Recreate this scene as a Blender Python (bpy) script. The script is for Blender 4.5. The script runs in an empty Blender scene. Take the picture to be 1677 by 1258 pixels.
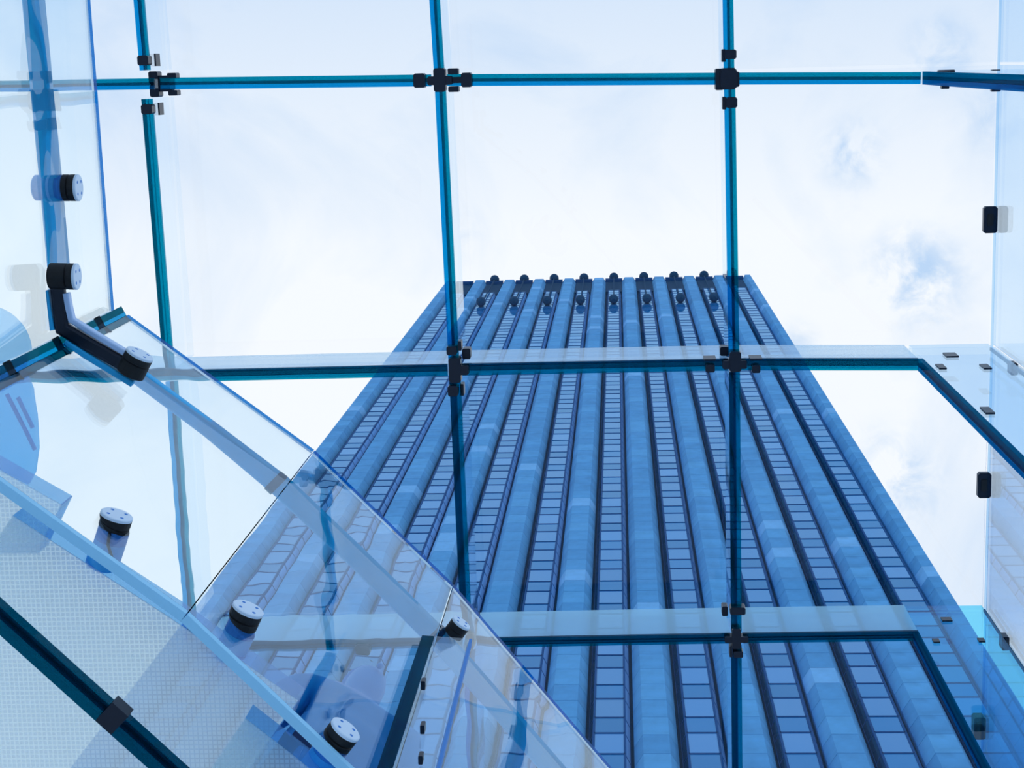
import bpy, bmesh, math, random
from mathutils import Vector, Matrix
random.seed(7)
S = bpy.context.scene
COL = S.collection
# ------------------------------------------------------------------ camera
F_PX = 2771.2
EYE = 1.6                                  # eye height above the floor
R = Matrix(((0.99777324, 0.02844307, 0.06032878),
            (-0.01671914, 0.98229316, -0.18660283),
            (-0.06456811, 0.18517866, 0.98058137)))      # world -> (image right, image down, forward)
cam_d = bpy.data.cameras.new('camera')
cam = bpy.data.objects.new('camera', cam_d)
COL.objects.link(cam)
cam_d.sensor_fit = 'HORIZONTAL'; cam_d.sensor_width = 36.0
cam_d.lens = 36.0 * F_PX / 1677.0
cam_d.clip_start = 0.05; cam_d.clip_end = 2000
rt = R.transposed()
right, down, fwd = rt @ Vector((1, 0, 0)), rt @ Vector((0, 1, 0)), rt @ Vector((0, 0, 1))
m = Matrix.Identity(4)
for i in range(3):
    m[i][0] = right[i]; m[i][1] = -down[i]; m[i][2] = -fwd[i]
m[2][3] = EYE
cam.matrix_world = m
S.camera = cam
S.view_settings.view_transform = 'Standard'
S.view_settings.look = 'None'
S.view_settings.exposure = 0.0
S.view_settings.gamma = 1.0
S.view_settings.use_curve_mapping = False
S.cycles.max_bounces = 14
S.cycles.transparent_max_bounces = 48
S.cycles.glossy_bounces = 6
S.cycles.transmission_bounces = 12
S.cycles.sample_clamp_indirect = 4.0

def ray(px, py):
    return rt @ Vector(((px - 838.5) / F_PX, (py - 629) / F_PX, 1.0))
def P(px, py, z):
    """point of the world at height z above the eye that the lens shows at a pixel"""
    d = ray(px, py)
    return Vector((d.x / d.z * z, d.y / d.z * z, z + EYE))

# ------------------------------------------------------------------ world: thin bright cloud
w = bpy.data.worlds.new('world'); S.world = w; w.use_nodes = True
nt = w.node_tree; nt.nodes.clear()
def N(t, typ, **kw):
    n = t.nodes.new(typ)
    for k, v in kw.items(): setattr(n, k, v)
    return n
def setin(n, **kw):
    for k, v in kw.items(): n.inputs[k].default_value = v
out = N(nt, 'ShaderNodeOutputWorld'); bg = N(nt, 'ShaderNodeBackground')
tc = N(nt, 'ShaderNodeTexCoord')
nt.links.new(bg.outputs[0], out.inputs[0])
def wmath(op, a, b=None, clamp=False):
    n = N(nt, 'ShaderNodeMath', operation=op, use_clamp=clamp)
    for i, v in enumerate((a, b)):
        if v is None: continue
        if isinstance(v, (int, float)): n.inputs[i].default_value = v
        else: nt.links.new(v, n.inputs[i])
    return n.outputs[0]
ns = N(nt, 'ShaderNodeTexNoise'); nt.links.new(tc.outputs['Generated'], ns.inputs['Vector'])
setin(ns, Scale=7.0, Detail=7.0, Roughness=0.55, Distortion=0.6)
cov = N(nt, 'ShaderNodeMapRange'); nt.links.new(ns.outputs['Fac'], cov.inputs['Value'])
cov.inputs[1].default_value = 0.50; cov.inputs[2].default_value = 0.80; cov.inputs[4].default_value = 0.55
blue = cov.outputs[0]
sep = N(nt, 'ShaderNodeSeparateXYZ'); nt.links.new(tc.outputs['Generated'], sep.inputs[0])
gr = N(nt, 'ShaderNodeMapRange'); nt.links.new(sep.outputs['Y'], gr.inputs['Value'])
gr.inputs[1].default_value = 0.10; gr.inputs[2].default_value = -0.10; gr.inputs[4].default_value = 0.85
blue = wmath('ADD', blue, gr.outputs[0])
ns2 = N(nt, 'ShaderNodeTexNoise'); nt.links.new(tc.outputs['Generated'], ns2.inputs['Vector'])
setin(ns2, Scale=38.0, Detail=6.0, Roughness=0.6, Distortion=0.4)
def cloud_patch(px, py, rad, k, prev):
    d = ray(px, py).normalized()
    v = N(nt, 'ShaderNodeVectorMath', operation='DISTANCE')
    nt.links.new(tc.outputs['Generated'], v.inputs[0]); v.inputs[1].default_value = d
    mr = N(nt, 'ShaderNodeMapRange', interpolation_type='SMOOTHSTEP'); nt.links.new(v.outputs['Value'], mr.inputs['Value'])
    mr.inputs[1].default_value = rad; mr.inputs[2].default_value = 0.0; mr.inputs[4].default_value = 1.0
    n3 = N(nt, 'ShaderNodeMapRange'); nt.links.new(ns2.outputs['Fac'], n3.inputs['Value'])
    n3.inputs[1].default_value = 0.42; n3.inputs[2].default_value = 0.62; n3.inputs[4].default_value = k
    return wmath('ADD', prev, wmath('MULTIPLY', mr.outputs[0], n3.outputs[0]))
for a in ((1500, 455, 0.042, 1.1), (1395, 255, 0.030, 0.75), (1455, 790, 0.045, 0.9), (1540, 85, 0.03, 0.6), (1630, 190, 0.03, 0.5),
          (760, 380, 0.02, 0.3), (1300, 560, 0.02, 0.6)):
    blue = cloud_patch(*a, blue)
blue = wmath('MINIMUM', blue, 1.3)
mx = N(nt, 'ShaderNodeMixRGB'); nt.links.new(blue, mx.inputs[0])
mx.inputs[1].default_value = (0.95, 0.975, 1.0, 1); mx.inputs[2].default_value = (0.52, 0.69, 0.92, 1)
nt.links.new(mx.outputs[0], bg.inputs[0]); bg.inputs[1].default_value = 1.03

# ------------------------------------------------------------------ materials
def srgb(r, g, b):
    f = lambda c: (c / 255 / 12.92) if c <= 10 else ((c / 255 + 0.055) / 1.055) ** 2.4
    return (f(r), f(g), f(b), 1)
def mat(name):
    mt = bpy.data.materials.new(name); mt.use_nodes = True
    t = mt.node_tree; t.nodes.clear()
    o = N(t, 'ShaderNodeOutputMaterial')
    return mt, t, o
def fres(t, ior):
    g = N(t, 'ShaderNodeNewGeometry')
    a = N(t, 'ShaderNodeMapRange'); t.links.new(g.outputs['Backfacing'], a.inputs['Value'])
    a.inputs[3].default_value = ior; a.inputs[4].default_value = 1.0 / ior
    f = N(t, 'ShaderNodeFresnel'); t.links.new(a.outputs[0], f.inputs['IOR'])
    return f
def clear_glass(name, tint, ior=1.5, haze=0.0, haze_col=(.8, .9, 1, 1)):
    mt, t, o = mat(name)
    tr = N(t, 'ShaderNodeBsdfTransparent'); tr.inputs[0].default_value = (*tint, 1)
    gl = N(t, 'ShaderNodeBsdfGlossy'); gl.inputs['Roughness'].default_value = 0.0; gl.inputs[0].default_value = (.84, .93, 1, 1)
    f = fres(t, ior)
    mxs = N(t, 'ShaderNodeMixShader')
    t.links.new(f.outputs[0], mxs.inputs[0]); t.links.new(tr.outputs[0], mxs.inputs[1]); t.links.new(gl.outputs[0], mxs.inputs[2])
    last = mxs
    if haze > 0:
        tl = N(t, 'ShaderNodeBsdfTranslucent'); tl.inputs[0].default_value = haze_col
        m2 = N(t, 'ShaderNodeMixShader'); m2.inputs[0].default_value = haze
        t.links.new(mxs.outputs[0], m2.inputs[1]); t.links.new(tl.outputs[0], m2.inputs[2]); last = m2
    t.links.new(last.outputs[0], o.inputs[0])
    return mt
def solid(name, col, rough=0.5, metal=0.0, noise=0.0, scale=3.0, spec=0.5, dark=0.75):
    mt, t, o = mat(name)
    b = N(t, 'ShaderNodeBsdfPrincipled')
    b.inputs['Base Color'].default_value = col; b.inputs['Roughness'].default_value = rough
    b.inputs['Metallic'].default_value = metal; b.inputs['Specular IOR Level'].default_value = spec
    if noise:
        c = N(t, 'ShaderNodeTexCoord'); n = N(t, 'ShaderNodeTexNoise'); t.links.new(c.outputs['Object'], n.inputs['Vector'])
        setin(n, Scale=scale, Detail=5.0, Roughness=0.6)
        r = N(t, 'ShaderNodeMapRange'); t.links.new(n.outputs['Fac'], r.inputs['Value'])
        r.inputs[1].default_value = .3; r.inputs[2].default_value = .7
        mm = N(t, 'ShaderNodeMixRGB'); t.links.new(r.outputs[0], mm.inputs[0])
        mm.inputs[1].default_value = (*[x * (1 - noise) for x in col[:3]], 1)
        mm.inputs[2].default_value = (*[min(1, x * (1 + noise)) for x in col[:3]], 1)
        t.links.new(mm.outputs[0], b.inputs['Base Color'])
        bp = N(t, 'ShaderNodeBump'); bp.inputs['Strength'].default_value = .15
        t.links.new(n.outputs['Fac'], bp.inputs['Height']); t.links.new(bp.outputs[0], b.inputs['Normal'])
    t.links.new(b.outputs[0], o.inputs[0])
    return mt
def pane_wavy(name, col, strength):
    mt, t, o = mat(name)
    g = N(t, 'ShaderNodeBsdfGlass'); g.inputs['Color'].default_value = (*col, 1); g.inputs['Roughness'].default_value = 0.0
    g.inputs['IOR'].default_value = 1.38
    c = N(t, 'ShaderNodeTexCoord'); n = N(t, 'ShaderNodeTexNoise'); t.links.new(c.outputs['Object'], n.inputs['Vector'])
    setin(n, Scale=2.2, Detail=1.0, Roughness=0.4)
    bp = N(t, 'ShaderNodeBump'); bp.inputs['Strength'].default_value = strength; bp.inputs['Distance'].default_value = 0.02
    t.links.new(n.outputs['Fac'], bp.inputs['Height']); t.links.new(bp.outputs[0], g.inputs['Normal'])
    t.links.new(g.outputs[0], o.inputs[0])
    return mt
def frit(name, tint, white):
    mt, t, o = mat(name)
    c = N(t, 'ShaderNodeTexCoord')
    br = N(t, 'ShaderNodeTexBrick'); br.offset = 0.0; br.squash = 1.0
    t.links.new(c.outputs['Object'], br.inputs['Vector'])
    br.inputs['Color1'].default_value = (1, 1, 1, 1); br.inputs['Color2'].default_value = (1, 1, 1, 1); br.inputs['Mortar'].default_value = (0, 0, 0, 1)
    setin(br, **{'Scale': 1.0, 'Mortar Size': 0.0016, 'Mortar Smooth': 0.2, 'Bias': 0.0, 'Brick Width': 0.0118, 'Row Height': 0.0118})
    r = N(t, 'ShaderNodeMapRange'); t.links.new(br.outputs['Color'], r.inputs['Value'])
    r.inputs[3].default_value = 0.70; r.inputs[4].default_value = 0.92
    tr = N(t, 'ShaderNodeBsdfTransparent'); tr.inputs[0].default_value = (*tint, 1)
    tl = N(t, 'ShaderNodeBsdfTranslucent'); tl.inputs[0].default_value = (*white, 1)
    mxs = N(t, 'ShaderNodeMixShader'); t.links.new(r.outputs[0], mxs.inputs[0])
    t.links.new(tr.outputs[0], mxs.inputs[1]); t.links.new(tl.outputs[0], mxs.inputs[2])
    t.links.new(mxs.outputs[0], o.inputs[0])
    return mt

M = {}
M['roof'] = clear_glass('roof_glass', (0.985, 0.992, 1.0), 1.3)
M['wall'] = clear_glass('wall_glass', (0.86, 0.93, 0.99), 1.4)
M['web'] = clear_glass('beam_side_glass_sky_sheen', (0.84, 0.95, 0.99), 1.8, .34, (.44, .84, 1, 1))  # sky reflection on these beam sides is put into the haze colour
M['web_clear'] = clear_glass('beam_side_glass_clear', (0.965, 0.985, 1.0), 1.45)
M['web_mid'] = clear_glass('beam_side_glass_half_sheen', (0.90, 0.965, 1.0), 1.8, .16, (.62, .88, 1, 1))  # weaker share of the same sky reflection painted as haze
M['fin'] = clear_glass('fin_glass', (0.84, 0.93, 0.99), 1.35)
M['fin_blue'] = clear_glass('fin_glass_tower_reflection', (0.45, 0.88, 0.99), 1.2)  # the tower's blue reflection in this fin is put into the tint
M['fin_edge'] = clear_glass('fin_edge_teal', (0.03, 0.50, 0.66), 1.02, .5, (0, .34, .46, 1))
M['fin_edge_b'] = clear_glass('fin_edge_blue', (0.04, 0.50, 0.75), 1.02, .5, (0, .30, .56, 1))
M['fin_edge_d'] = clear_glass('fin_edge_deep', (0.02, 0.40, 0.52), 1.02, .5, (0, .20, .30, 1))
M['ply_blue'] = clear_glass('laminated_edge_blue', (0.06, 0.60, 0.86), 1.10, .16, (0, .36, .62, 1))
M['ply_teal'] = clear_glass('laminated_edge_teal', (0.03, 0.58, 0.70), 1.10, .18, (0, .36, .44, 1))
M['inter'] = clear_glass('interlayer_dark', (0.03, 0.30, 0.42), 1.10, .12, (0, .10, .17, 1))
M['ply_deep'] = clear_glass('laminated_edge_deep', (0.02, 0.34, 0.44), 1.10, .2, (0, .14, .20, 1))
M['post_dark'] = clear_glass('post_glass_dark', (0.03, 0.42, 0.52), 1.06, .35, (0, .16, .22, 1))
M['seal'] = clear_glass('clear_seal', (0.72, 0.86, 0.97), 1.1)
M['rim'] = clear_glass('polished_rim', (0.16, 0.52, 0.84), 1.1, .25, (.02, .35, .7, 1))
M['black'] = solid('black_steel', srgb(8, 22, 42), .35, 0.3)
M['rubber'] = solid('black_rubber', srgb(3, 6, 14), .6)
M['cap'] = solid('brushed_cap', srgb(222, 238, 255), .4, 0.0)
M['barrel'] = solid('blue_steel', srgb(50, 165, 235), .5, 0)
M['barrel_dark'] = solid('blue_steel_collar', srgb(20, 125, 210), .5, 0)
M['rail'] = solid('rail_metal', srgb(24, 178, 238), .5, .0, .10, 6)
M['rail_light'] = solid('rail_cover_metal', srgb(185, 210, 245), .35, .3)
M['balustrade'] = pane_wavy('balustrade_glass', (0.93, 0.98, 1.0), 0.07)
M['slab'] = clear_glass('tread_glass', (0.99, 0.995, 1.0), 1.05)
M['tread_edge'] = clear_glass('tread_edge_glass', (0.50, 0.76, 0.94), 1.15, .25, (.35, .62, .9, 1))
M['bottom_rim'] = solid('bottom_rim_glass', (.36, .74, 1, 1), .5, 0, spec=.3)
M['frit'] = frit('fritted_glass', (0.70, 0.93, 0.99), (0.86, 0.985, 1.0))
M['canopy'] = clear_glass('canopy_glass', (0.70, 0.88, 0.99), 1.1, .25, (.45, .76, 1, 1))
M['canopy_deep'] = clear_glass('canopy_panel_glass', (0.34, 0.72, 0.94), 1.1, .3, (.10, .5, .85, 1))
stone_cols = [(86, 158, 211), (81, 151, 204), (91, 163, 215), (84, 154, 207), (116, 180, 230)]
for i, c in enumerate(stone_cols): M['stone%d' % i] = solid('blue_grey_marble_%d' % i, srgb(*c), .8, 0, .12, .9, spec=.15)
def window_mat(name, col, ior):
    mt, t, o = mat(name)
    d = N(t, 'ShaderNodeBsdfDiffuse'); d.inputs[0].default_value = col
    g = N(t, 'ShaderNodeBsdfGlossy'); g.inputs['Roughness'].default_value = .03; g.inputs[0].default_value = (.60, .87, 1, 1)
    f = fres(t, ior); mxs = N(t, 'ShaderNodeMixShader')
    t.links.new(f.outputs[0], mxs.inputs[0]); t.links.new(d.outputs[0], mxs.inputs[1]); t.links.new(g.outputs[0], mxs.inputs[2])
    t.links.new(mxs.outputs[0], o.inputs[0]); return mt
for i in range(3):
    k = (0.92, 1.0, 1.1)[i]
    M['vision%d' % i] = window_mat('vision_glass_%d' % i, (0.03 * k, 0.20 * k, 0.52 * k, 1), 1.95)
    M['spandrel%d' % i] = window_mat('spandrel_glass_%d' % i, (0.0, 0.16 * k, 0.44 * k, 1), 1.55)
M['side_shaded'] = window_mat('side_facet_glass_shaded', (0.004, 0.035, 0.085, 1), 1.35)  # left facets: their dull reflection is put into a dark colour
M['side_lit'] = window_mat('side_facet_glass_lit', (0.34, 0.60, 0.95, 1), 1.6)  # right facets: same glass, bright sky reflection painted into the diffuse colour
M['mullion'] = solid('dark_mullion', srgb(14, 74, 130), .7, 0, spec=.1)
M['slot'] = solid('recess_dark', srgb(4, 58, 92), .8, spec=.1)
M['floor'] = solid('floor_stone', srgb(206, 220, 230), .6, 0, .06, 1.5)
M['coat'] = solid('coat_blue', srgb(0, 128, 200), .9, 0, .1, 6)
M['trouser'] = solid('trouser_blue', srgb(25, 60, 110), .9)
M['skin'] = solid('skin', srgb(40, 130, 205), .6)
M['hair'] = solid('hair', srgb(10, 105, 190), .8)
M['shoe'] = solid('shoe', srgb(10, 25, 50), .6)

# ------------------------------------------------------------------ helpers
def mesh_obj(name, verts, faces, mats, parent=None, idx=None, smooth=False):
    me = bpy.data.meshes.new(name); me.from_pydata([tuple(v) for v in verts], [], faces)
    for mm in (mats if isinstance(mats, (list, tuple)) else [mats]): me.materials.append(mm)
    if idx: me.polygons.foreach_set('material_index', idx)
    if smooth: me.polygons.foreach_set('use_smooth', [True] * len(me.polygons))
    bm = bmesh.new(); bm.from_mesh(me); bmesh.ops.recalc_face_normals(bm, faces=bm.faces); bm.to_mesh(me); bm.free()
    o = bpy.data.objects.new(name, me); COL.objects.link(o)
    if parent: 
        o.parent = parent; o.matrix_parent_inverse = Matrix.Translation(parent.location).inverted()
    return o
def tag(o, label, cat=None, group=None, kind=None):
    if label: o['label'] = label
    if cat: o['category'] = cat
    if group: o['group'] = group
    if kind: o['kind'] = kind
    return o
def empty(name, loc, label=None, cat=None, group=None, kind=None):
    o = bpy.data.objects.new(name, None); COL.objects.link(o); o.location = loc; o.empty_display_size = .1
    return tag(o, label, cat, group, kind)
BOXF = [(0, 1, 2, 3), (7, 6, 5, 4), (0, 4, 5, 1), (1, 5, 6, 2), (2, 6, 7, 3), (3, 7, 4, 0)]
def prism_vf(pts, z0, z1):
    n = len(pts)
    v = [(p[0], p[1], z0) for p in pts] + [(p[0], p[1], z1) for p in pts]
    f = [tuple(range(n)), tuple(range(2 * n - 1, n - 1, -1))] + [(i, (i + 1) % n, n + (i + 1) % n, n + i) for i in range(n)]
    return v, f
def prism(name, pts, z0, z1, mt, parent=None):
    v, f = prism_vf(pts, z0, z1); return mesh_obj(name, v, f, mt, parent)
def strip_pts(a, b, o0, o1):
    """plan rectangle along a->b between side offsets o0,o1"""
    a = Vector(a[:2]); b = Vector(b[:2]); d = (b - a).normalized(); n = Vector((-d.y, d.x))
    return [a + n * o0, b + n * o0, b + n * o1, a + n * o1]
def lathe_vf(prof, axis, origin, n=28):
    axis = axis.normalized(); u = axis.cross(Vector((1, 0, 0)) if abs(axis.z) > .9 else Vector((0, 0, 1))).normalized(); v_ = axis.cross(u)
    V = []; Fs = []
    for s, r in prof:
        for k in range(n):
            a = 2 * math.pi * k / n
            V.append(origin + axis * s + (u * math.cos(a) + v_ * math.sin(a)) * r)
    for i in range(len(prof) - 1):
        for k in range(n):
            Fs.append((i * n + k, i * n + (k + 1) % n, (i + 1) * n + (k + 1) % n, (i + 1) * n + k))
    Fs.append(tuple(range(n))); Fs.append(tuple(range(len(prof) * n - 1, (len(prof) - 1) * n - 1, -1)))
    return V, Fs
def lathe(name, prof, axis, origin, mt, parent, n=28):
    v, f = lathe_vf(prof, axis, origin, n); return mesh_obj(name, v, f, mt, parent)

# ------------------------------------------------------------------ setting: floor, glass roof, glass wall
H = 12.0                                   # underside of the roof beams above the eye
TOP = H * 1.053
fl = prism('floor', [(-160, -160), (160, -160), (160, 160), (-160, 160)], -0.3, 0.0, M['floor']); tag(fl, None, kind='structure')

WX = 0.2178 * TOP                          # the right glass wall
def q(px, py, z=H): return P(px, py, z)
ceil = empty('ceiling', (0, 2, TOP + EYE), kind='structure')
ya = [q(725, -343).y, q(725, 131).y, q(745, 606).y, q(765, 1052).y, q(780, 1490).y]
xa = [q(-215, 400).x, q(252, 350).x, q(735, 450).x, q(1200, 500).x, WX]
for i in range(4):
    for j in range(4):
        g = .012
        prism('glass_pane', [(xa[i] + g, ya[j] + g), (xa[i + 1] - g, ya[j] + g), (xa[i + 1] - g, ya[j + 1] - g), (xa[i] + g, ya[j + 1] - g)],
              TOP + EYE + .002, TOP + EYE + .022, M['roof'], ceil)
wr = empty('wall_right', (WX, 2, 0), kind='structure')
for j in range(4):
    for z0, z1 in ((0.02, 3.4), (3.42, 6.8), (6.82, 10.2), (10.22, TOP + EYE - .005)):
        prism('glass_pane', [(WX + .012, ya[j] + .01), (WX + .03, ya[j] + .01), (WX + .03, ya[j + 1] - .01), (WX + .012, ya[j + 1] - .01)], z0, z1, M['wall'], wr)
tr1 = prism('trim_1', [(WX - .004, ya[0]), (WX + .010, ya[0]), (WX + .010, ya[4]), (WX - .004, ya[4])], TOP + EYE - .03, TOP + EYE - .002, M['seal'])
tag(tr1, None, kind='structure')

# ------------------------------------------------------------------ laminated glass beams of the roof
def beam(a, b, wd, label, mats=('ply_teal', 'inter', 'ply_blue'), split=(.40, .20, .40), z0=H, z1=TOP, name='glass_beam', web='web_clear', group='glass roof beams'):
    a = Vector(a); b = Vector(b)
    mid = (a + b) / 2
    r = empty(name, (mid.x, mid.y, z0 + EYE), label, 'beam', group)
    d = (Vector(b[:2]) - Vector(a[:2])); horiz = abs(d.x) > abs(d.y)
    offs = [-wd / 2]
    for s in split: offs.append(offs[-1] + wd * s)
    for k in range(3):
        pp = strip_pts(a, b, offs[k], offs[k + 1])
        prism('interlayer' if k == 1 else 'glass_ply', pp, z0 + EYE, z0 + EYE + .03, M[mats[k]], r)
    prism('glass_web', strip_pts(a, b, -wd * .42, wd * .42), z0 + EYE + .032, z1 + EYE - .004, M[web], r)
    return r
N1, N2, N3 = (240, 137), (720, 131.5), (1190, 129)
N4, N5, N6, N7 = (745, 606), (1203, 597), (1206, 1046), (765, 1054)
t22 = 20 / F_PX * H
def bm(pa, pb, label, wpx=20, **kw): beam(q(*pa), q(*pb), wpx / F_PX * H, label, **kw)
hz = dict(mats=('ply_blue', 'inter', 'ply_teal'))   # offsets grow towards +Y for a beam drawn left to right
hz = dict(mats=('ply_teal', 'inter', 'ply_blue'), split=(.36, .27, .37))
bm((-160, 144), (252, 137.2), 'blue glass roof beam crossing the metal handrail at the top left corner', 18, **hz)
bm((262, 137), (706, 131.7), 'upper horizontal glass roof beam between the two left black node fittings', 19, **hz)
bm((732, 131.3), (1180, 129), 'upper horizontal glass roof beam between the second and third black node fittings', 19, **hz)
bm((1202, 128.8), (1508, 128), 'upper horizontal glass roof beam from the third node fitting to the right wall fin', 19, **hz)
h2 = dict(web='web_mid', mats=('inter', 'ply_deep', 'ply_teal'), split=(.2, .4, .4))
bm((-200, 626), (276, 616.6), 'middle glass roof beam seen through the balustrade left of the tower', 20, **h2)
bm((276.5, 616.6), (733, 606.3), 'middle horizontal glass roof beam over the left edge of the tower', 20, **h2)
bm((757, 605.6), (1192, 597.5), 'middle horizontal glass roof beam across the upper tower, between two node fittings', 20, **h2)
bm((1214, 597), (1504, 597), 'middle horizontal glass roof beam from the tower to the upper right wall fin', 20, **h2)
h3 = dict(web='web', mats=('ply_deep', 'ply_deep', 'ply_teal'), split=(.45, .3, .25))
bm((330, 1064), (755, 1055), 'lowest horizontal glass roof beam seen blurred through the balustrade glass', 17, **h3)
bm((776, 1053.6), (1196, 1046.3), 'lowest horizontal glass roof beam between the balustrade and the lowest node fitting', 17, **h3)
bm((1217, 1046), (1504, 1042), 'lowest horizontal glass roof beam from the lowest node fitting to the right fin', 17, **h3)
v1 = dict(mats=('ply_teal', 'inter', 'ply_blue'), split=(.35, .25, .4))   # going down the picture the side offset grows to the left
bm((219, -90), (237, 115), 'short glass roof beam with cut end above the top left node fitting', 17, **v1)
bm((240, 162), (276, 606), 'long teal glass roof beam running down from the top left node fitting', 18, mats=('ply_teal', 'ply_teal', 'ply_deep'), split=(.4, .3, .3))
bm((278, 628), (310, 1052), 'glass roof beam seen through the balustrade left of the tower edge', 20, **v1)
bm((706, -90), (719, 118), 'middle glass roof beam above the second node fitting, against the sky', 17, **v1)
bm((721, 145), (743, 590), 'middle glass roof beam ending over the top left corner of the tower', 18, **v1)
bm((745, 622), (764, 1040), 'dark glass roof beam over the left of the tower down to the balustrade', 19, mats=('ply_teal', 'ply_deep', 'ply_deep'))
bm((766, 1068), (780, 1490), 'glass roof beam under the balustrade at the bottom of the view', 19, **v1)
bm((1191, -90), (1194, 118), 'right glass roof beam above the third node fitting, against the sky', 17, **v1)
bm((1195, 142), (1202, 584), 'right glass roof beam between the third node fitting and the tower top', 18, **v1)
bm((1203, 610), (1206, 1034), 'right glass roof beam running down over the middle of the tower', 18, mats=('ply_teal', 'inter', 'ply_deep'))
bm((1206, 1058), (1209, 1490), 'right glass roof beam below the lowest node fitting at the bottom edge', 18, mats=('ply_teal', 'inter', 'ply_deep'))

# ------------------------------------------------------------------ node fittings
def px_box_vf(cx, cy, wpx, hpx, z, dz):
    c = P(cx, cy, z); k = z / F_PX
    hw, hh = wpx * k / 2, hpx * k / 2
    bv = min(hw, hh) * .3
    pts = [(-hw + bv, -hh), (hw - bv, -hh), (hw, -hh + bv), (hw, hh - bv), (hw - bv, hh), (-hw + bv, hh), (-hw, hh - bv), (-hw, -hh + bv)]
    return prism_vf([(c.x + x, c.y + y) for x, y in pts], c.z - dz * .2, c.z + dz * .8)
def face_clip(px, py, w_, h_, axis, plane, parent, nm='clip'):
    """small clip lying on a vertical glass face (plane x=.. or y=..)"""
    d = ray(px, py); t = plane / (d.x if axis == 'x' else d.y); c = d * t; Z = c.z; k = Z / F_PX
    if axis == 'y':
        dz = h_ * Z * Z / (F_PX * abs(plane)) / 2; hx = w_ * k / 2; pts = [(c.x - hx, plane - .008), (c.x + hx, plane - .008), (c.x + hx, plane + .004), (c.x - hx, plane + .004)]
    else:
        dz = w_ * Z * Z / (F_PX * abs(plane)) / 2; hy = h_ * k / 2; sg = -1 if plane > 0 else 1
        pts = [(plane + .008 * sg, c.y - hy), (plane + .008 * sg, c.y + hy), (plane - .004 * sg, c.y + hy), (plane - .004 * sg, c.y - hy)]
    v, f = prism_vf(pts, c.z - dz + EYE, c.z + dz + EYE)
    return mesh_obj(nm, v, f, M['black'], parent)
def fitting(cx, cy, label, parts):
    c = q(cx, cy); r = empty('node_fitting', c, label, 'fitting', 'black steel node fittings of the roof')
    for nm, x, y, wd, ht, z, dz in parts:
        if isinstance(z, str):
            face_clip(x, y, wd, ht, z, dz, r, nm); continue
        v, f = px_box_vf(x, y, wd, ht, z, dz); o = mesh_obj(nm, v, f, M['black'], r)
HB = H - .02; SD = H + .32
fitting(*N1, 'black node fitting at the top left where the roof beams stop short of each other',
        [('hub', 264, 137, 32, 26, H + .3, .15), ('clamp', 252, 127, 15, 20, H + .28, .12), ('clamp', 254, 149, 15, 20, H + .28, .12), ('clamp', 282, 124, 15, 9, H + .28, .1), ('clamp', 284, 152, 15, 9, H + .28, .1),
         ('end_clip', 235, 99, 18, 16, HB, .1), ('end_clip', 241, 179, 18, 16, HB, .1), ('side_disc', 257, 98, 7, 20, 'x', q(236, 98).x + .045), ('side_disc', 263, 178, 7, 20, 'x', q(241, 178).x + .045)])
fitting(*N2, 'black node fitting with three clamps in the middle of the upper beam',
        [('hub', 720, 131, 19, 38, HB, .12), ('arm', 720, 132, 40, 14, HB, .1), ('clamp', 687, 132, 19, 23, HB, .12), ('clamp', 764, 131, 17, 23, HB, .12), ('side_disc', 742, 117, 17, 10, H, .1), ('side_disc', 743, 146, 17, 9, H, .1), ('arm', 748, 131, 22, 10, H, .06)])
fitting(*N3, 'blocky black node fitting on the upper beam, right of centre',
        [('hub', 1193, 129, 26, 34, HB, .14), ('arm', 1178, 130, 13, 34, H, .12), ('arm', 1204, 130, 13, 24, H, .1), ('clamp', 1196, 89, 19, 15, HB, .1), ('clamp', 1198, 168, 18, 17, HB, .1), ('side_disc', 1185, 91, 6, 20, H, .1), ('side_disc', 1186, 169, 6, 20, H, .1)])
fitting(*N4, 'black cross node fitting over the left part of the tower',
        [('hub', 745, 606, 20, 42, HB, .12), ('arm', 757, 606, 22, 16, HB, .1), ('clamp', 740, 574, 17, 15, HB, .1), ('clamp', 742, 640, 17, 18, HB, .1), ('side_disc', 764, 579, 14, 18, H + .1, .1), ('side_disc', 757, 638, 6, 20, H + .05, .1), ('side_disc', 753, 566, 6, 16, H, .1)])
fitting(*N5, 'black cross node fitting with side clips over the right of the tower',
        [('hub', 1204, 592, 19, 34, HB, .12), ('arm', 1203, 597, 40, 14, HB, .1), ('clamp', 1163, 603, 15, 13, HB, .1), ('clamp', 1238, 604, 14, 13, HB, .1), ('side_disc', 1162, 587, 20, 6, 'y', q(1162, 598).y - .045), ('side_disc', 1237, 586, 20, 6, 'y', q(1237, 597).y - .045), ('side_disc', 1186, 575, 14, 15, H + .2, .1)])
fitting(*N6, 'black node fitting on the lowest beam at the lower right of the tower',
        [('hub', 1206, 1045, 15, 36, HB, .12), ('arm', 1206, 1047, 40, 10, HB, .1), ('clamp', 1208, 1000, 26, 13, HB, .1), ('clamp', 1209, 1071, 16, 11, HB, .1), ('side_disc', 1187, 1000, 10, 17, H + .2, .1), ('side_disc', 1197, 1066, 5, 20, H, .1)])
fitting(*N7, 'black node clamp seen blurred through the balustrade, under the lowest beam',
        [('hub', 765, 1054, 14, 26, HB, .12), ('clamp', 592, 1066, 26, 18, HB, .12)])

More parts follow.
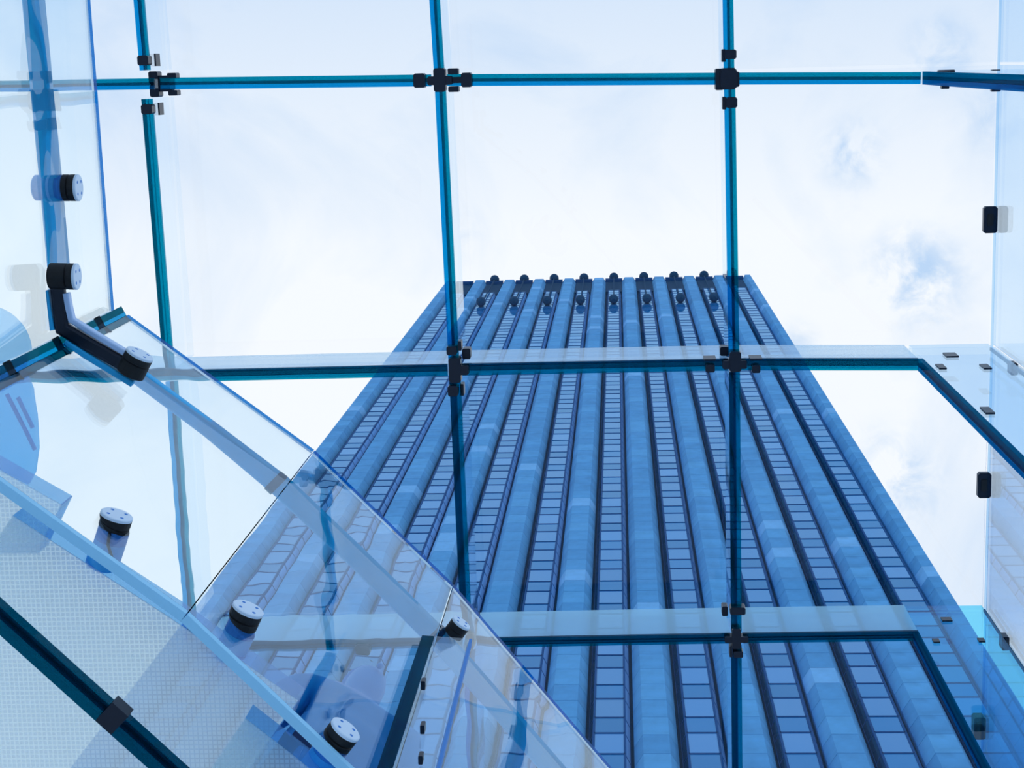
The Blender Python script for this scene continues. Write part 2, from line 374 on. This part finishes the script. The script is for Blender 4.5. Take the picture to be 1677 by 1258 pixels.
# ------------------------------------------------------------------ fins of the right wall
FX = q(1503, 597).x
def fin(yc, label, zt, wd=.088, pm='fin'):
    r = empty('glass_fin', (FX, yc, 0), label, 'fin', 'vertical glass fins of the right wall')
    ed = FX + .035
    for k, (o0, o1, mn) in enumerate(((-.5, -.12, 'fin_edge'), (-.12, .12, 'fin_edge_d'), (.12, .5, 'fin_edge_b'))):
        prism('interlayer' if k == 1 else 'glass_ply', [(FX, yc + o0 * wd), (ed, yc + o0 * wd), (ed, yc + o1 * wd), (FX, yc + o1 * wd)], 0.01, zt + EYE, M[mn], r)
    prism('fin_pane', [(ed + .002, yc - wd * .44), (WX - .03, yc - wd * .44), (WX - .03, yc + wd * .44), (ed + .002, yc + wd * .44)], 0.01, TOP + EYE - .04, M[pm], r)
    prism('rear_gasket', [(WX - .018, yc - wd * .12), (WX - .004, yc - wd * .12), (WX - .004, yc + wd * .12), (WX - .018, yc + wd * .12)], 0.01, TOP + EYE - .04, M['ply_deep'], r)
    return r
f0 = fin(q(1503, 128).y, 'vertical glass fin seen edge-on at the end of the upper roof beam', H)
f1 = fin(q(1503, 597).y, 'vertical glass fin with teal edge slanting from the end of the middle beam', H)
f2 = fin(q(1503, 1043).y, 'vertical glass fin at the lower right in front of the tower edge', H, pm='fin_blue')
def clip(x, y, wd, ht, z, dz, label, parent=None, nm='pane_clip'):
    v, f = px_box_vf(x, y, wd, ht, z, dz)
    if parent is None:
        r = empty(nm, P(x, y, z), label, 'clip', 'black pane clips of the right wall')
        mesh_obj('clip_plate', v, f, M['black'], r)
        v2, f2_ = px_box_vf(x, y, wd * .45, ht * .45, z - dz * .28, dz * .2); mesh_obj('clip_bolt', v2, f2_, M['rubber'], r)
        return r
    return mesh_obj('clip', v, f, M['black'], parent)
def wall_z(x, y):
    d = ray(x, y); return WX * d.z / d.x
clip(1622, 360, 22, 43, TOP, .05, 'larger black pane clip on the wall edge between upper and middle beam')
clip(1612, 795, 22, 43, TOP, .05, 'black pane clip on the wall edge between the middle and lowest beam')
clip(1604, 1192, 20, 40, wall_z(1604, 1192), .1, 'black pane clip in the blue glass at the lower right corner')
clip(1660, 604, 12, 20, wall_z(1660, 604), .1, 'small black clip on the upper slanting fin beside the right wall')
clip(1646, 1053, 12, 24, wall_z(1646, 1053), .1, 'small black clip on the lower right fin at the wall')
def fclips(fo, lst):
    for x, y, wd, ht in lst: face_clip(x, y, wd, ht, 'y', fo.location.y - .046, fo)
fclips(f1, ((1557, 582, 20, 6), (1541, 601, 12, 7), (1614, 601, 13, 7), (1617, 673, 15, 10)))
fclips(f2, ((1550, 1015, 17, 6), (1533, 1050, 11, 6), (1607, 1049, 11, 6)))
for x, y, wd, ht in ((1550, 118, 26, 7), (1548, 142, 12, 7), (1631, 118, 14, 8), (1631, 146, 14, 8), (1672, 120, 12, 6)): clip(x, y, wd, ht, H + .1, .05, None, f0)

# ------------------------------------------------------------------ office tower
D = 30.0
BAY = 0.1412 * D; FLR = 0.1423 * D; Z0T = 3.0165 * D       # a floor line
XL, XR, ZT = -0.8205 * D, 0.6115 * D, 7.97 * D
cx0 = -0.0275 * D
tw = empty('office_tower', (cx0, D + 15, 0), 'tall blue office tower with stone piers and strips of bay windows', 'building')
wins = [cx0 + BAY * i for i in range(-5, 5)]
DEPTH = 0.95
back = D + DEPTH
# core body
mesh_obj('tower_body', *[x for x in prism_vf([(XL + .02, back), (XR - .02, back), (XR - .02, D + 34), (XL + .02, D + 34)], 0.0, ZT - 1.2 + EYE)], M['slot'], tw)
k0 = int(math.ceil((4.0 - Z0T) / FLR)); k1 = int((7.60 * D - Z0T) / FLR)
# piers: stone panels, each wrapping face and chamfers
CH, CHD = 0.42, 0.62
def pier_profile(xa_, xb_, lch, rch):
    p = []
    if lch: p += [(xa_ + .02, back), (xa_ + .02, D + CHD), (xa_ + CH, D)]
    else: p += [(xa_, back), (xa_, D)]
    if rch: p += [(xb_ - CH, D), (xb_ - .02, D + CHD), (xb_ - .02, back)]
    else: p += [(xb_, D), (xb_, back)]
    return p
PH = 0.240 * BAY                               # half pier width
piers = []
edges = [XL] + [None] * 9 + [XR]
for i in range(11):
    if i == 0: piers.append((XL, wins[0] - BAY / 2 + PH, False, True))
    elif i == 10: piers.append((wins[-1] + BAY / 2 - PH, XR, True, False))
    else:
        c = (wins[i - 1] + wins[i]) / 2; piers.append((c - PH, c + PH, True, True))
stone = [M['stone%d' % i] for i in range(5)]
panels = []
hp = FLR / 2
nz = int((ZT + EYE - 0.6) / hp)
ztop = ZT + EYE
for pi, pr in enumerate(piers):
    z = ztop; 
    while z > 0.5:
        z1_ = z; z0_ = max(0.0, z - hp); panels.append((pi, z0_, z1_)); z = z0_
VIEWLOW = 2.05 * D
vis = sorted([p for p in panels if p[1] > VIEWLOW], key=lambda p: p[1])
single = set(vis[:286])
pm_cache = {}
RV = []; RF = []; RI = []
def add_mesh(V, Fs, I, v, f, mi):
    b = len(V); V.extend(v); Fs.extend([tuple(b + x for x in ff) for ff in f]); I.extend([mi] * len(f))
for p in panels:
    pi, z0_, z1_ = p; prof = pier_profile(*piers[pi])
    mi = 4 if random.random() < .045 else random.choice((0, 1, 2, 3))
    if p in single:
        key = (pi, mi, round(z1_ - z0_, 3))
        if key not in pm_cache:
            v, f = prism_vf(prof, 0.02, z1_ - z0_ - .02)
            me = bpy.data.meshes.new('stone_panel'); me.from_pydata(v, [], f); me.materials.append(stone[mi])
            bmm = bmesh.new(); bmm.from_mesh(me); bmesh.ops.recalc_face_normals(bmm, faces=bmm.faces); bmm.to_mesh(me); bmm.free()
            pm_cache[key] = me
        o = bpy.data.objects.new('stone_panel', pm_cache[key]); COL.objects.link(o)
        o.location = (0, 0, z0_); o.parent = tw; o.matrix_parent_inverse = Matrix.Translation(tw.location).inverted()
    else:
        v, f = prism_vf(prof, z0_ + .02, z1_ - .02); add_mesh(RV, RF, RI, v, f, mi)
o = mesh_obj('stone_cladding', RV, RF, stone, tw, RI); o['kind'] = 'stuff'
# mortar backing of the piers
for pi, pr in enumerate(piers):
    a, b, l, r_ = pr
    prof = pier_profile(a + .03, b - .03, l, r_); prof = [(x, y + .04) for x, y in prof]
    prism('pier_core', prof, 0, ztop - .1, M['stone1'], tw)
# window bays
WF, WB = 0.168 * BAY, 0.228 * BAY               # half widths front/back of the projecting bay
YF, YB = D + 0.22, D + 0.80
WTOP = 7.585 * D + EYE
prof_c = {}
PV = []; PF = []; PI = []; SV = []; SF = []; SI = []
wm = [M['vision0'], M['vision1'], M['vision2'], M['spandrel0'], M['spandrel1'], M['spandrel2'], M['side_shaded']]
rows = []
k = k0
while True:
    zb = Z0T + k * FLR + EYE
    rows.append((zb - FLR * .56, zb, 0))               # vision pane hangs below the floor line
    rows.append((zb, zb + FLR * .44, 3))
    k += 1
    if zb + FLR * .44 > WTOP: break
rows = [(a, min(b, WTOP), m_) for a, b, m_ in rows if a < WTOP - .3 and a > 3]
panes = [(wi, r_) for wi in range(10) for r_ in rows]
visp = sorted([p for p in panes if p[1][0] > VIEWLOW], key=lambda p: p[1][0])
sing = set((wi, r_[0]) for wi, r_ in visp[:290])
singside = set((wi, r_[0]) for wi, r_ in visp[:140])
cache2 = {}
def shared(name, key, v, f, mt, loc):
    if key not in cache2:
        me = bpy.data.meshes.new(name); me.from_pydata(v, [], f); me.materials.append(mt)
        b2 = bmesh.new(); b2.from_mesh(me); bmesh.ops.recalc_face_normals(b2, faces=b2.faces); b2.to_mesh(me); b2.free()
        cache2[key] = me
    o = bpy.data.objects.new(name, cache2[key]); COL.objects.link(o); o.location = loc
    o.parent = tw; o.matrix_parent_inverse = Matrix.Translation(tw.location).inverted()
    return o
for wi, (a, b, m_) in panes:
    xc = wins[wi]; h = b - a
    mi = m_ + random.choice((0, 1, 2))
    front = [(-WF + .04, YF + .03), (WF - .04, YF + .03), (WF - .04, YF + .09), (-WF + .04, YF + .09)]
    v, f = prism_vf(front, .05, h - .05)
    if (wi, a) in sing: shared('window_pane', ('w', mi, round(h, 2)), v, f, wm[mi], (xc, 0, a))
    else: add_mesh(PV, PF, PI, [(x + xc, y, z + a) for x, y, z in v], f, mi)
    for s in (-1, 1):
        side = [(s * (WF + .01), YF + .06), (s * (WB - .01), YB - .02), (s * (WB - .06), YB - .02), (s * (WF - .04), YF + .10)]
        v, f = prism_vf(side, .06, h - .06)
        if (wi, a) in singside: shared('side_pane', ('s', s, round(h, 2)), v, f, M['side_lit'] if s > 0 else wm[6], (xc, 0, a))
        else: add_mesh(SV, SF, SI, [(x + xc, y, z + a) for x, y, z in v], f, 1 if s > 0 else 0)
o = mesh_obj('far_window_panes', PV, PF, wm, tw, PI); o['kind'] = 'stuff'
o = mesh_obj('far_side_panes', SV, SF, [M['side_shaded'], M['side_lit']], tw, SI); o['kind'] = 'stuff'
for wi in range(10):
    xc = wins[wi]; V = []; Fs = []; I = []
    outl = [(xc - WB, YB), (xc - WF, YF), (xc + WF, YF), (xc + WB, YB)]
    for a, b, m_ in rows:
        v, f = prism_vf(outl, a - .055, a + .055); add_mesh(V, Fs, I, v, f, 0)
    for s in (-1, 1):
        v, f = prism_vf([(xc + s * WF - .055, YF), (xc + s * WF + .055, YF), (xc + s * WF + .055, YF + .12), (xc + s * WF - .055, YF + .12)], 3, WTOP); add_mesh(V, Fs, I, v, f, 0)
        xs = sorted((xc + s * WB, xc + s * (WB - .1)))
        v, f = prism_vf([(xs[0], YB - .05), (xs[1], YB - .05), (xs[1], back), (xs[0], back)], 3, WTOP); add_mesh(V, Fs, I, v, f, 0)
    v, f = prism_vf([(xc - WB + .1, YB), (xc + WB - .1, YB), (xc + WB - .1, YB + .1), (xc - WB + .1, YB + .1)], 3, WTOP); add_mesh(V, Fs, I, v, f, 0)
    mesh_obj('window_frame', V, Fs, M['mullion'], tw, I)
    # dark head recess, lamp bracket on the parapet, hanging lamp
    prism('head_recess', [(xc - BAY / 2 + PH, D + .5), (xc + BAY / 2 - PH, D + .5), (xc + BAY / 2 - PH, back), (xc - BAY / 2 + PH, back)], WTOP + .1, ztop - 1.2, M['slot'], tw)
    prism('parapet_lip', [(xc - BAY / 2 + PH - .1, D + .12), (xc + BAY / 2 - PH + .1, D + .12), (xc + BAY / 2 - PH + .1, back), (xc - BAY / 2 + PH - .1, back)], ztop - 1.0, ztop, M['mullion'], tw)
    if 1 <= wi <= 8:
        zc = 7.14 * D + EYE
        br = lathe('roof_lamp', [(-.5, .25), (-.3, .5), (.1, .66), (.5, .5), (.8, .2)], Vector((0, 0, 1)), Vector((xc, D - .05, ztop - .2)), M['slot'], tw, 14)
        lb = lathe('window_lamp', [(-1.3, .25), (-.8, .52), (0, .62), (.9, .5), (1.2, .2)], Vector((0, 0, 1)), Vector((xc, D - .35, zc)), M['slot'], tw, 14)
        prism('lamp_stem', [(xc - .07, D - .1), (xc + .07, D - .1), (xc + .07, D + .04), (xc - .07, D + .04)], zc + 1.0, ztop - .5, M['slot'], tw)
prism('roof_slab', [(XL, back), (XR, back), (XR, D + 34), (XL, D + 34)], ztop - 1.2, ztop, M['mullion'], tw)

# ------------------------------------------------------------------ glass stair above the eye
ZTOPB = 5.4
def plan(px, py, z=ZTOPB): return Vector(P(px, py, z)[:2])
L0, L1 = plan(138, -130), plan(187, 508)
M0, M1, M2, M3, M4 = plan(210, 515), plan(515, 737), plan(743, 957), plan(1004, 1260), plan(1130, 1430)
def away(a, b):
    d = (b - a).normalized(); n = Vector((-d.y, d.x))
    return n if n.dot((a + b) / 2) > 0 else -n            # the side turned away from the eye
def pane(a, b, zb, label):
    d = (b - a).normalized(); n = away(a, b); a2, b2 = a + d * .0015, b - d * .0015; T = .024
    c = (a + b) / 2
    r = empty('balustrade_panel', (c.x, c.y, zb + EYE), label, 'glass panel', 'glass balustrade panels of the stair')
    prism('bottom_rim', [a2, b2, b2 + n * T, a2 + n * T], zb + EYE, zb + EYE + .02, M['bottom_rim'], r)
    prism('glass_sheet', [a2, b2, b2 + n * T, a2 + n * T], zb + EYE + .0205, ZTOPB + EYE - .032, M['balustrade'], r)
    prism('polished_rim', [a2, b2, b2 + n * T, a2 + n * T], ZTOPB + EYE - .0315, ZTOPB + EYE, M['rim'], r)
    return r
ZB = 3.705
pane(L0, L1, ZB, 'tall glass balustrade panel at the upper left with the handrail behind it')
pane(M0, M1, ZB, 'glass balustrade panel over the white sky left of the tower')
pane(M1, M2, ZB, 'glass balustrade panel over the left edge of the tower')
pane(M2, M3, ZB, 'glass balustrade panel crossing the lower part of the tower')
pane(M3, M4, ZB, 'lowest glass balustrade panel, at the bottom edge under the tower')

# corner post: laminated glass fin at the corner of two balustrade panels
def post(px, py, z0, z1, depth_px, label, wd=.03, clips=(), gap=0.02, dirv=None):
    a = plan(px, py); u = a.normalized() if dirv is None else Vector(dirv).normalized()
    n = Vector((-u.y, u.x))
    a = a + u * gap
    b = a + u * (depth_px / F_PX * ZTOPB)
    r = empty('glass_post', (a.x, a.y, z0 + EYE), label, 'post')
    for o0, o1, mn, nm in ((-1.3, -.15, 'post_dark', 'glass_ply'), (-.15, .35, 'ply_blue', 'interlayer'), (.35, 1.3, 'post_dark', 'glass_ply')):
        prism(nm, [a + n * wd * o0, b + n * wd * o0, b + n * wd * o1, a + n * wd * o1], z0 + EYE, z1 + EYE, M[mn], r)
    return r, a, b, n
r, a, b, n = post(196, 520, 3.6, 5.38, 12, 'dark laminated glass corner post between the two upper left balustrade panels', .023, gap=-.03)
for z_ in (5.15, 4.75, 4.35):
    v, f = lathe_vf([(-.034, .011), (.034, .011)], Vector((n.x, n.y, 0)), Vector(((a.x + b.x) / 2, (a.y + b.y) / 2, z_ + EYE)), 12)
    mesh_obj('bolt', v, f, M['rubber'], r)
# the fin at the joint over the tower
u2 = plan(700, 1045, 4.70); e2 = plan(770, 1050, 4.70)
r = empty('glass_fin', (u2.x, u2.y, 2.0 + EYE), 'vertical glass stair fin with a dark green edge behind the balustrade joint', 'fin')
dd = (e2 - u2).normalized(); nn = Vector((-dd.y, dd.x)); 
if nn.dot(u2) < 0: nn = -nn
prism('glass_edge', [u2 - dd * .018, u2 + dd * .018, u2 + dd * .018 + nn * .03, u2 - dd * .018 + nn * .03], 3.5 + EYE, 4.72 + EYE, M['post_dark'], r)
prism('fin_pane', [u2 + dd * .019, e2 - dd * .006, e2 - dd * .006 + nn * .02, u2 + dd * .019 + nn * .02], 3.5 + EYE, 4.72 + EYE, M['fin'], r)
prism('rear_gasket', [e2 - dd * .004, e2 + dd * .004, e2 + dd * .004 + nn * .02, e2 - dd * .004 + nn * .02], 3.5 + EYE, 4.72 + EYE, M['barrel_dark'], r)
for x, y in ((693, 1122), (692, 1194), (689, 1244)):
    rr = ray(x, y); t = u2.dot(nn) / Vector((rr.x, rr.y)).dot(nn); pt = rr * t
    v, f = px_box_vf(x, y, 8, 16, pt.z, .03); mesh_obj('clip', v, f, M['black'], r)

# handrail behind the panels
def sweep(name, pts, wd, ht, mt, parent, z):
    """rounded rectangular bar along plan points at height z"""
    prof = []
    rr = min(wd, ht) * .3
    for cx_, cz_, a0 in ((wd / 2 - rr, ht / 2 - rr, 0), (-wd / 2 + rr, ht / 2 - rr, 90), (-wd / 2 + rr, -ht / 2 + rr, 180), (wd / 2 - rr, -ht / 2 + rr, 270)):
        for k in range(4):
            a = math.radians(a0 + 30 * k); prof.append((cx_ + rr * math.cos(a), cz_ + rr * math.sin(a)))
    V = []; Fs = []; n = len(prof); m_ = len(pts)
    for i, p in enumerate(pts):
        d0 = (pts[i] - pts[i - 1]).normalized() if i else (pts[1] - pts[0]).normalized()
        d1 = (pts[i + 1] - pts[i]).normalized() if i < m_ - 1 else d0
        d = (d0 + d1).normalized(); nrm = Vector((-d.y, d.x)) / max(.5, d.dot(d1))
        for x, zz in prof: V.append((p.x + nrm.x * x, p.y + nrm.y * x, z + EYE + zz))
    for i in range(m_ - 1):
        for k in range(n): Fs.append((i * n + k, i * n + (k + 1) % n, (i + 1) * n + (k + 1) % n, (i + 1) * n + k))
    Fs.append(tuple(range(n))); Fs.append(tuple(range(m_ * n - 1, (m_ - 1) * n - 1, -1)))
    return mesh_obj(name, V, Fs, mt, parent)
ZR = 5.0
rl = empty('handrail', (*plan(300, 680, ZR), ZR + EYE), 'long blue metal handrail behind the glass balustrade with a black elbow', 'handrail')
rp = lambda pts, z=ZR: [plan(x, y, z) for x, y in pts]
sweep('rail', rp([(36, -120), (46, 0), (60, 150), (76, 310), (88, 445)]), .062, .05, M['rail'], rl, ZR)
sweep('rail', rp([(214, 612), (340, 706), (455, 803), (580, 920), (705, 1045), (800, 1150), (930, 1300)]), .066, .05, M['rail'], rl, ZR)
ZE = 4.78
sweep('elbow', rp([(91, 440), (97, 490), (103, 538), (150, 566), (208, 599)], ZE), .042, .03, M['black'], rl, ZE)
sweep('cover_strip', rp([(109, 480), (113, 503), (118, 524), (160, 550), (205, 577)], ZE), .018, .03, M['rail_light'], rl, ZE)
sweep('rail_sleeve', rp([(77, 475), (81, 505), (87, 540)], ZE), .016, .03, M['rail'], rl, ZE)
sweep('rail_sleeve', rp([(108, 560), (141, 581), (218, 628)], ZE), .020, .03, M['rail'], rl, ZE)
for x, y in ((447, 797), (706, 1046)):      # teal joint sleeves where panels meet
    c = plan(x, y, ZR); dr = (plan(x + 100, y + 95, ZR) - c).normalized()
    sweep('joint_sleeve', [c - dr * .014, c + dr * .014], .072, .056, M['ply_deep'], rl, ZR)

# standoff fittings
def standoff(px, py, z, axis, label, length=.105, rope=False, r0=.040, g=0.0):
    c = P(px, py, z); c = Vector((c.x * .988, c.y * .988, c.z)); ax = Vector((axis[0], axis[1], 0)).normalized()
    r = empty('standoff_fitting', c, label, 'fitting', 'round standoff fittings of the stair glass')
    lathe('gasket', [(-.022 - g, r0 * .97), (-.020 - g, r0), (-.003, r0), (-.001, r0 * .9), (.001, r0 * .9), (.003, r0), (.019, r0), (.020, r0 * .97)], ax, c, M['rubber'], r)
    cp = lathe('cap', [(.0205, r0), (.027, r0), (.029, r0 * .93)], ax, c, M['cap'], r)
    u = ax.cross(Vector((0, 0, 1))).normalized(); v_ = ax.cross(u)
    for k in range(4):
        a = math.radians(45 + 90 * k); cc = c + (u * math.cos(a) + v_ * math.sin(a)) * r0 * .62
        lathe('pin_hole', [(.0285, .0045), (.0296, .0045)], ax, cc, M['barrel_dark'], cp, 10)
    if length > 0:
        lathe('collar', [(-.055, r0 * .96), (-.0225, r0 * .96)], ax, c, M['barrel_dark'], r)
        lathe('barrel', [(-.055 - length, r0 * .8), (-.05 - length, r0 * .96), (-.0555, r0 * .96)], ax, c, M['barrel'], r)
    if rope:
        a0 = c - ax * .02 + Vector((0, 0, -r0 * 1.02)); pts = [a0, a0 + Vector((-.006, .03, -.004)), a0 + Vector((.002, .06, -.006)), a0 + Vector((.012, .085, .0))]
        V = []; Fs = []
        for i, p in enumerate(pts):
            for k in range(8):
                a = 2 * math.pi * k / 8; V.append(p + Vector((math.cos(a) * .004, 0, math.sin(a) * .004)))
        for i in range(len(pts) - 1):
            for k in range(8): Fs.append((i * 8 + k, i * 8 + (k + 1) % 8, i * 8 + 8 + (k + 1) % 8, i * 8 + 8 + k))
        mesh_obj('safety_cord', V, Fs, M['rubber'], r)
    return r
standoff(177, 868, 3.90, (.36, -.93), 'round standoff with black cord above the fritted tread at the left', .06, True)
standoff(393, 1022, 3.90, (.45, -.89), 'round standoff beside the tread, at the tower edge seen through glass', .06)
standoff(551, 1220, 3.77, (.62, -.78), 'round standoff at the bottom edge in front of the blurred person', .06)
standoff(745, 1041, 5.0, (.60, -.80), 'black standoff on the handrail where two balustrade panels meet', 0, r0=.032)
standoff(214, 598, 4.77, (.50, -.86), 'black standoff holding the handrail below the corner post', 0, r0=.042, g=.02)
standoff(104, 310, 5.0, (1, .02), 'upper left standoff pinning the vertical handrail to the glass', .07)
standoff(101, 457, 4.77, (1, .04), 'standoff on top of the black handrail elbow at the left', .0, g=.03, r0=.038)

# treads with fritted undersides
def tread(pts, z, label):
    pp = [plan(x, y, z) for x, y in pts]
    c = sum(pp, Vector((0, 0))) / len(pp)
    r = empty('stair_tread', (c.x, c.y, z + EYE), label, 'stair tread', 'fritted glass stair treads')
    ctr = c
    mesh_obj('frit_layer', [(p.x, p.y, z + EYE) for p in pp], [tuple(range(len(pp)))], M['frit'], r)
    ins = [p + (ctr - p).normalized() * .004 for p in pp]
    prism('glass_slab', ins, z + EYE + .002, z + EYE + .085, M['slab'], r)
    n = len(pp)
    for i in (0, 1, 2):
        if i >= n - 1: break
        a, b = pp[i], pp[i + 1]; nm = away(a, b)
        prism('edge_band', [a, b, b + nm * .003, a + nm * .003], z + EYE + .002, z + EYE + .085, M['tread_edge'], r)
    return r
tread([(-150, 695), (96, 834), (62, 905), (-150, 905)], 4.05, 'small fritted glass tread at the left, behind the blue canopy')
tread([(21, 844), (280, 1012), (481, 1154), (380, 1300), (100, 1500), (-160, 1350), (-160, 1120)], 3.86, 'large fritted glass tread filling the lower left corner')
tread([(402, 1176), (488, 1243), (640, 1370), (560, 1640), (360, 1700), (250, 1400)], 3.69, 'fritted glass tread at the bottom edge below the blurred person')
# stringer under the treads
sa, sb = P(-120, 908, 3.55), P(420, 1394, 3.55)
r = beam((sa.x, sa.y, 0), (sb.x, sb.y, 0), 42 / F_PX * 3.55, 'thick dark green laminated glass stringer under the fritted treads', ('ply_deep', 'inter', 'ply_deep'), (.34, .12, .54), 3.55, 3.84, 'glass_stringer', 'slab', None)
if 'group' in r: del r['group']
c = P(184, 1176, 3.545); d_ = (Vector(sb[:2]) - Vector(sa[:2])).normalized()
prism('splice_block', strip_pts(Vector(c[:2]) - d_ * .024, Vector(c[:2]) + d_ * .024, -.030, .030), c.z - .004, c.z + .04, M['black'], r)

# round glass canopy of the lift at the left edge
zc = 6.2
cc = plan(-34, 577, zc); rad = 80 / F_PX * zc
cn = empty('lift_canopy', (cc.x, cc.y, zc + EYE), 'rounded translucent blue glass canopy at the left edge beside the corner post', 'canopy')
prism('glass_disc', [cc + Vector((math.cos(2 * math.pi * k / 40), math.sin(2 * math.pi * k / 40))) * rad for k in range(40)], zc + EYE, zc + EYE + .03, M['canopy'], cn)
prism('glass_panel', [plan(x, y, zc) for x, y in ((-60, 680), (0, 640), (44, 610), (56, 640), (63, 680), (66, 735), (60, 775), (51, 792), (-60, 740))], zc - .06 + EYE, zc + EYE - .03, M['canopy_deep'], cn)
for a, b in (((18, 645), (64, 735)), ((36, 650), (60, 700))):
    pa, pb = plan(*a, zc), plan(*b, zc); prism('rib', strip_pts(pa, pb, -.006, .006), zc - .075 + EYE, zc - .062 + EYE, M['barrel_dark'], cn)

# ------------------------------------------------------------------ person on the treads
def skin(name, joints, bones, mt, parent, sub=2):
    me = bpy.data.meshes.new(name); me.from_pydata([j[0] for j in joints], bones, [])
    o = bpy.data.objects.new(name, me); COL.objects.link(o)
    md = o.modifiers.new('skin', 'SKIN'); md.use_smooth_shade = True
    if not me.skin_vertices:
        bs = bmesh.new(); bs.from_mesh(me); bs.verts.layers.skin.verify(); bs.to_mesh(me); bs.free()
    for i, j in enumerate(joints):
        sv = me.skin_vertices[0].data[i]; sv.radius = (j[1], j[2] if len(j) > 2 else j[1]); sv.use_root = (i == 0)
    sd = o.modifiers.new('sub', 'SUBSURF'); sd.levels = sub; sd.render_levels = sub
    me.materials.append(mt); o.parent = parent
    return o
fz = 3.69 + .085 + EYE                    # top of the tread
hd = P(598, 1112, 5.42)
pr = empty('person', (hd.x - .02, hd.y + .05, fz), 'blurred person in a blue coat standing on the glass stair behind the balustrade', 'person')
pr.rotation_euler = (0, 0, math.radians(35))
J = [((0, 0, .92), .15, .11), ((0, 0, 1.10), .14, .10), ((0, 0, 1.28), .16, .11), ((0, 0, 1.40), .10, .08), ((0, .0, 1.48), .055), ((0, -.01, 1.56), .075, .085), ((0, -.01, 1.66), .078, .092), ((0, -.005, 1.72), .05, .06)]
B = [(i, i + 1) for i in range(7)]
for s in (-1, 1):
    b = len(J)
    J += [((s * .17, 0, 1.38), .065), ((s * .23, .02, 1.12), .045), ((s * .25, -.06, .90), .034), ((s * .255, -.09, .82), .03, .018), ((s * .255, -.11, .76), .025, .014)]
    B += [(3, b), (b, b + 1), (b + 1, b + 2), (b + 2, b + 3), (b + 3, b + 4)]
    b = len(J)
    J += [((s * .10, 0, .84), .09), ((s * .11, -.01, .48), .058), ((s * .11, .01, .10), .04), ((s * .11, -.06, .05), .038, .03), ((s * .11, -.15, .035), .035, .025)]
    B += [(0, b), (b, b + 1), (b + 1, b + 2), (b + 2, b + 3), (b + 3, b + 4)]
skin('body', J, B, M['skin'], pr)
skin('coat', [((0, 0, .95), .19, .15), ((0, 0, 1.12), .17, .13), ((0, 0, 1.30), .19, .135), ((0, 0, 1.41), .13, .10), ((-.18, 0, 1.39), .085), ((-.245, .02, 1.12), .062), ((-.265, -.05, .93), .05), ((.18, 0, 1.39), .085), ((.245, .02, 1.12), .062), ((.265, -.05, .93), .05), ((0, 0, .72), .2, .16)],
     [(0, 1), (1, 2), (2, 3), (3, 4), (4, 5), (5, 6), (3, 7), (7, 8), (8, 9), (0, 10)], M['coat'], pr)
skin('trousers', [((0, 0, .86), .13, .11), ((-.1, 0, .80), .10), ((-.11, -.01, .48), .072), ((-.11, .01, .12), .058), ((.1, 0, .80), .10), ((.11, -.01, .48), .072), ((.11, .01, .12), .058)],
     [(0, 1), (1, 2), (2, 3), (0, 4), (4, 5), (5, 6)], M['trouser'], pr)
skin('hair', [((0, .03, 1.60), .075, .08), ((0, .02, 1.70), .088, .095), ((0, .0, 1.755), .06, .07)], [(0, 1), (1, 2)], M['hair'], pr)
for s in (-1, 1):
    skin('shoe', [((s * .11, .02, .05), .05, .045), ((s * .11, -.08, .045), .05, .042), ((s * .11, -.17, .04), .042, .034)], [(0, 1), (1, 2)], M['shoe'], pr, 1)
    skin('finger', [((s * .255, -.11, .76), .010), ((s * .258, -.125, .72), .009), ((s * .25, -.125, .69), .007)], [(0, 1), (1, 2)], M['skin'], pr, 1)
    skin('eye', [((s * .032, -.098, 1.655), .010), ((s * .032, -.100, 1.656), .010)], [(0, 1)], M['shoe'], pr, 1)
skin('nose', [((0, -.098, 1.65), .010), ((0, -.115, 1.625), .014)], [(0, 1)], M['skin'], pr, 1)
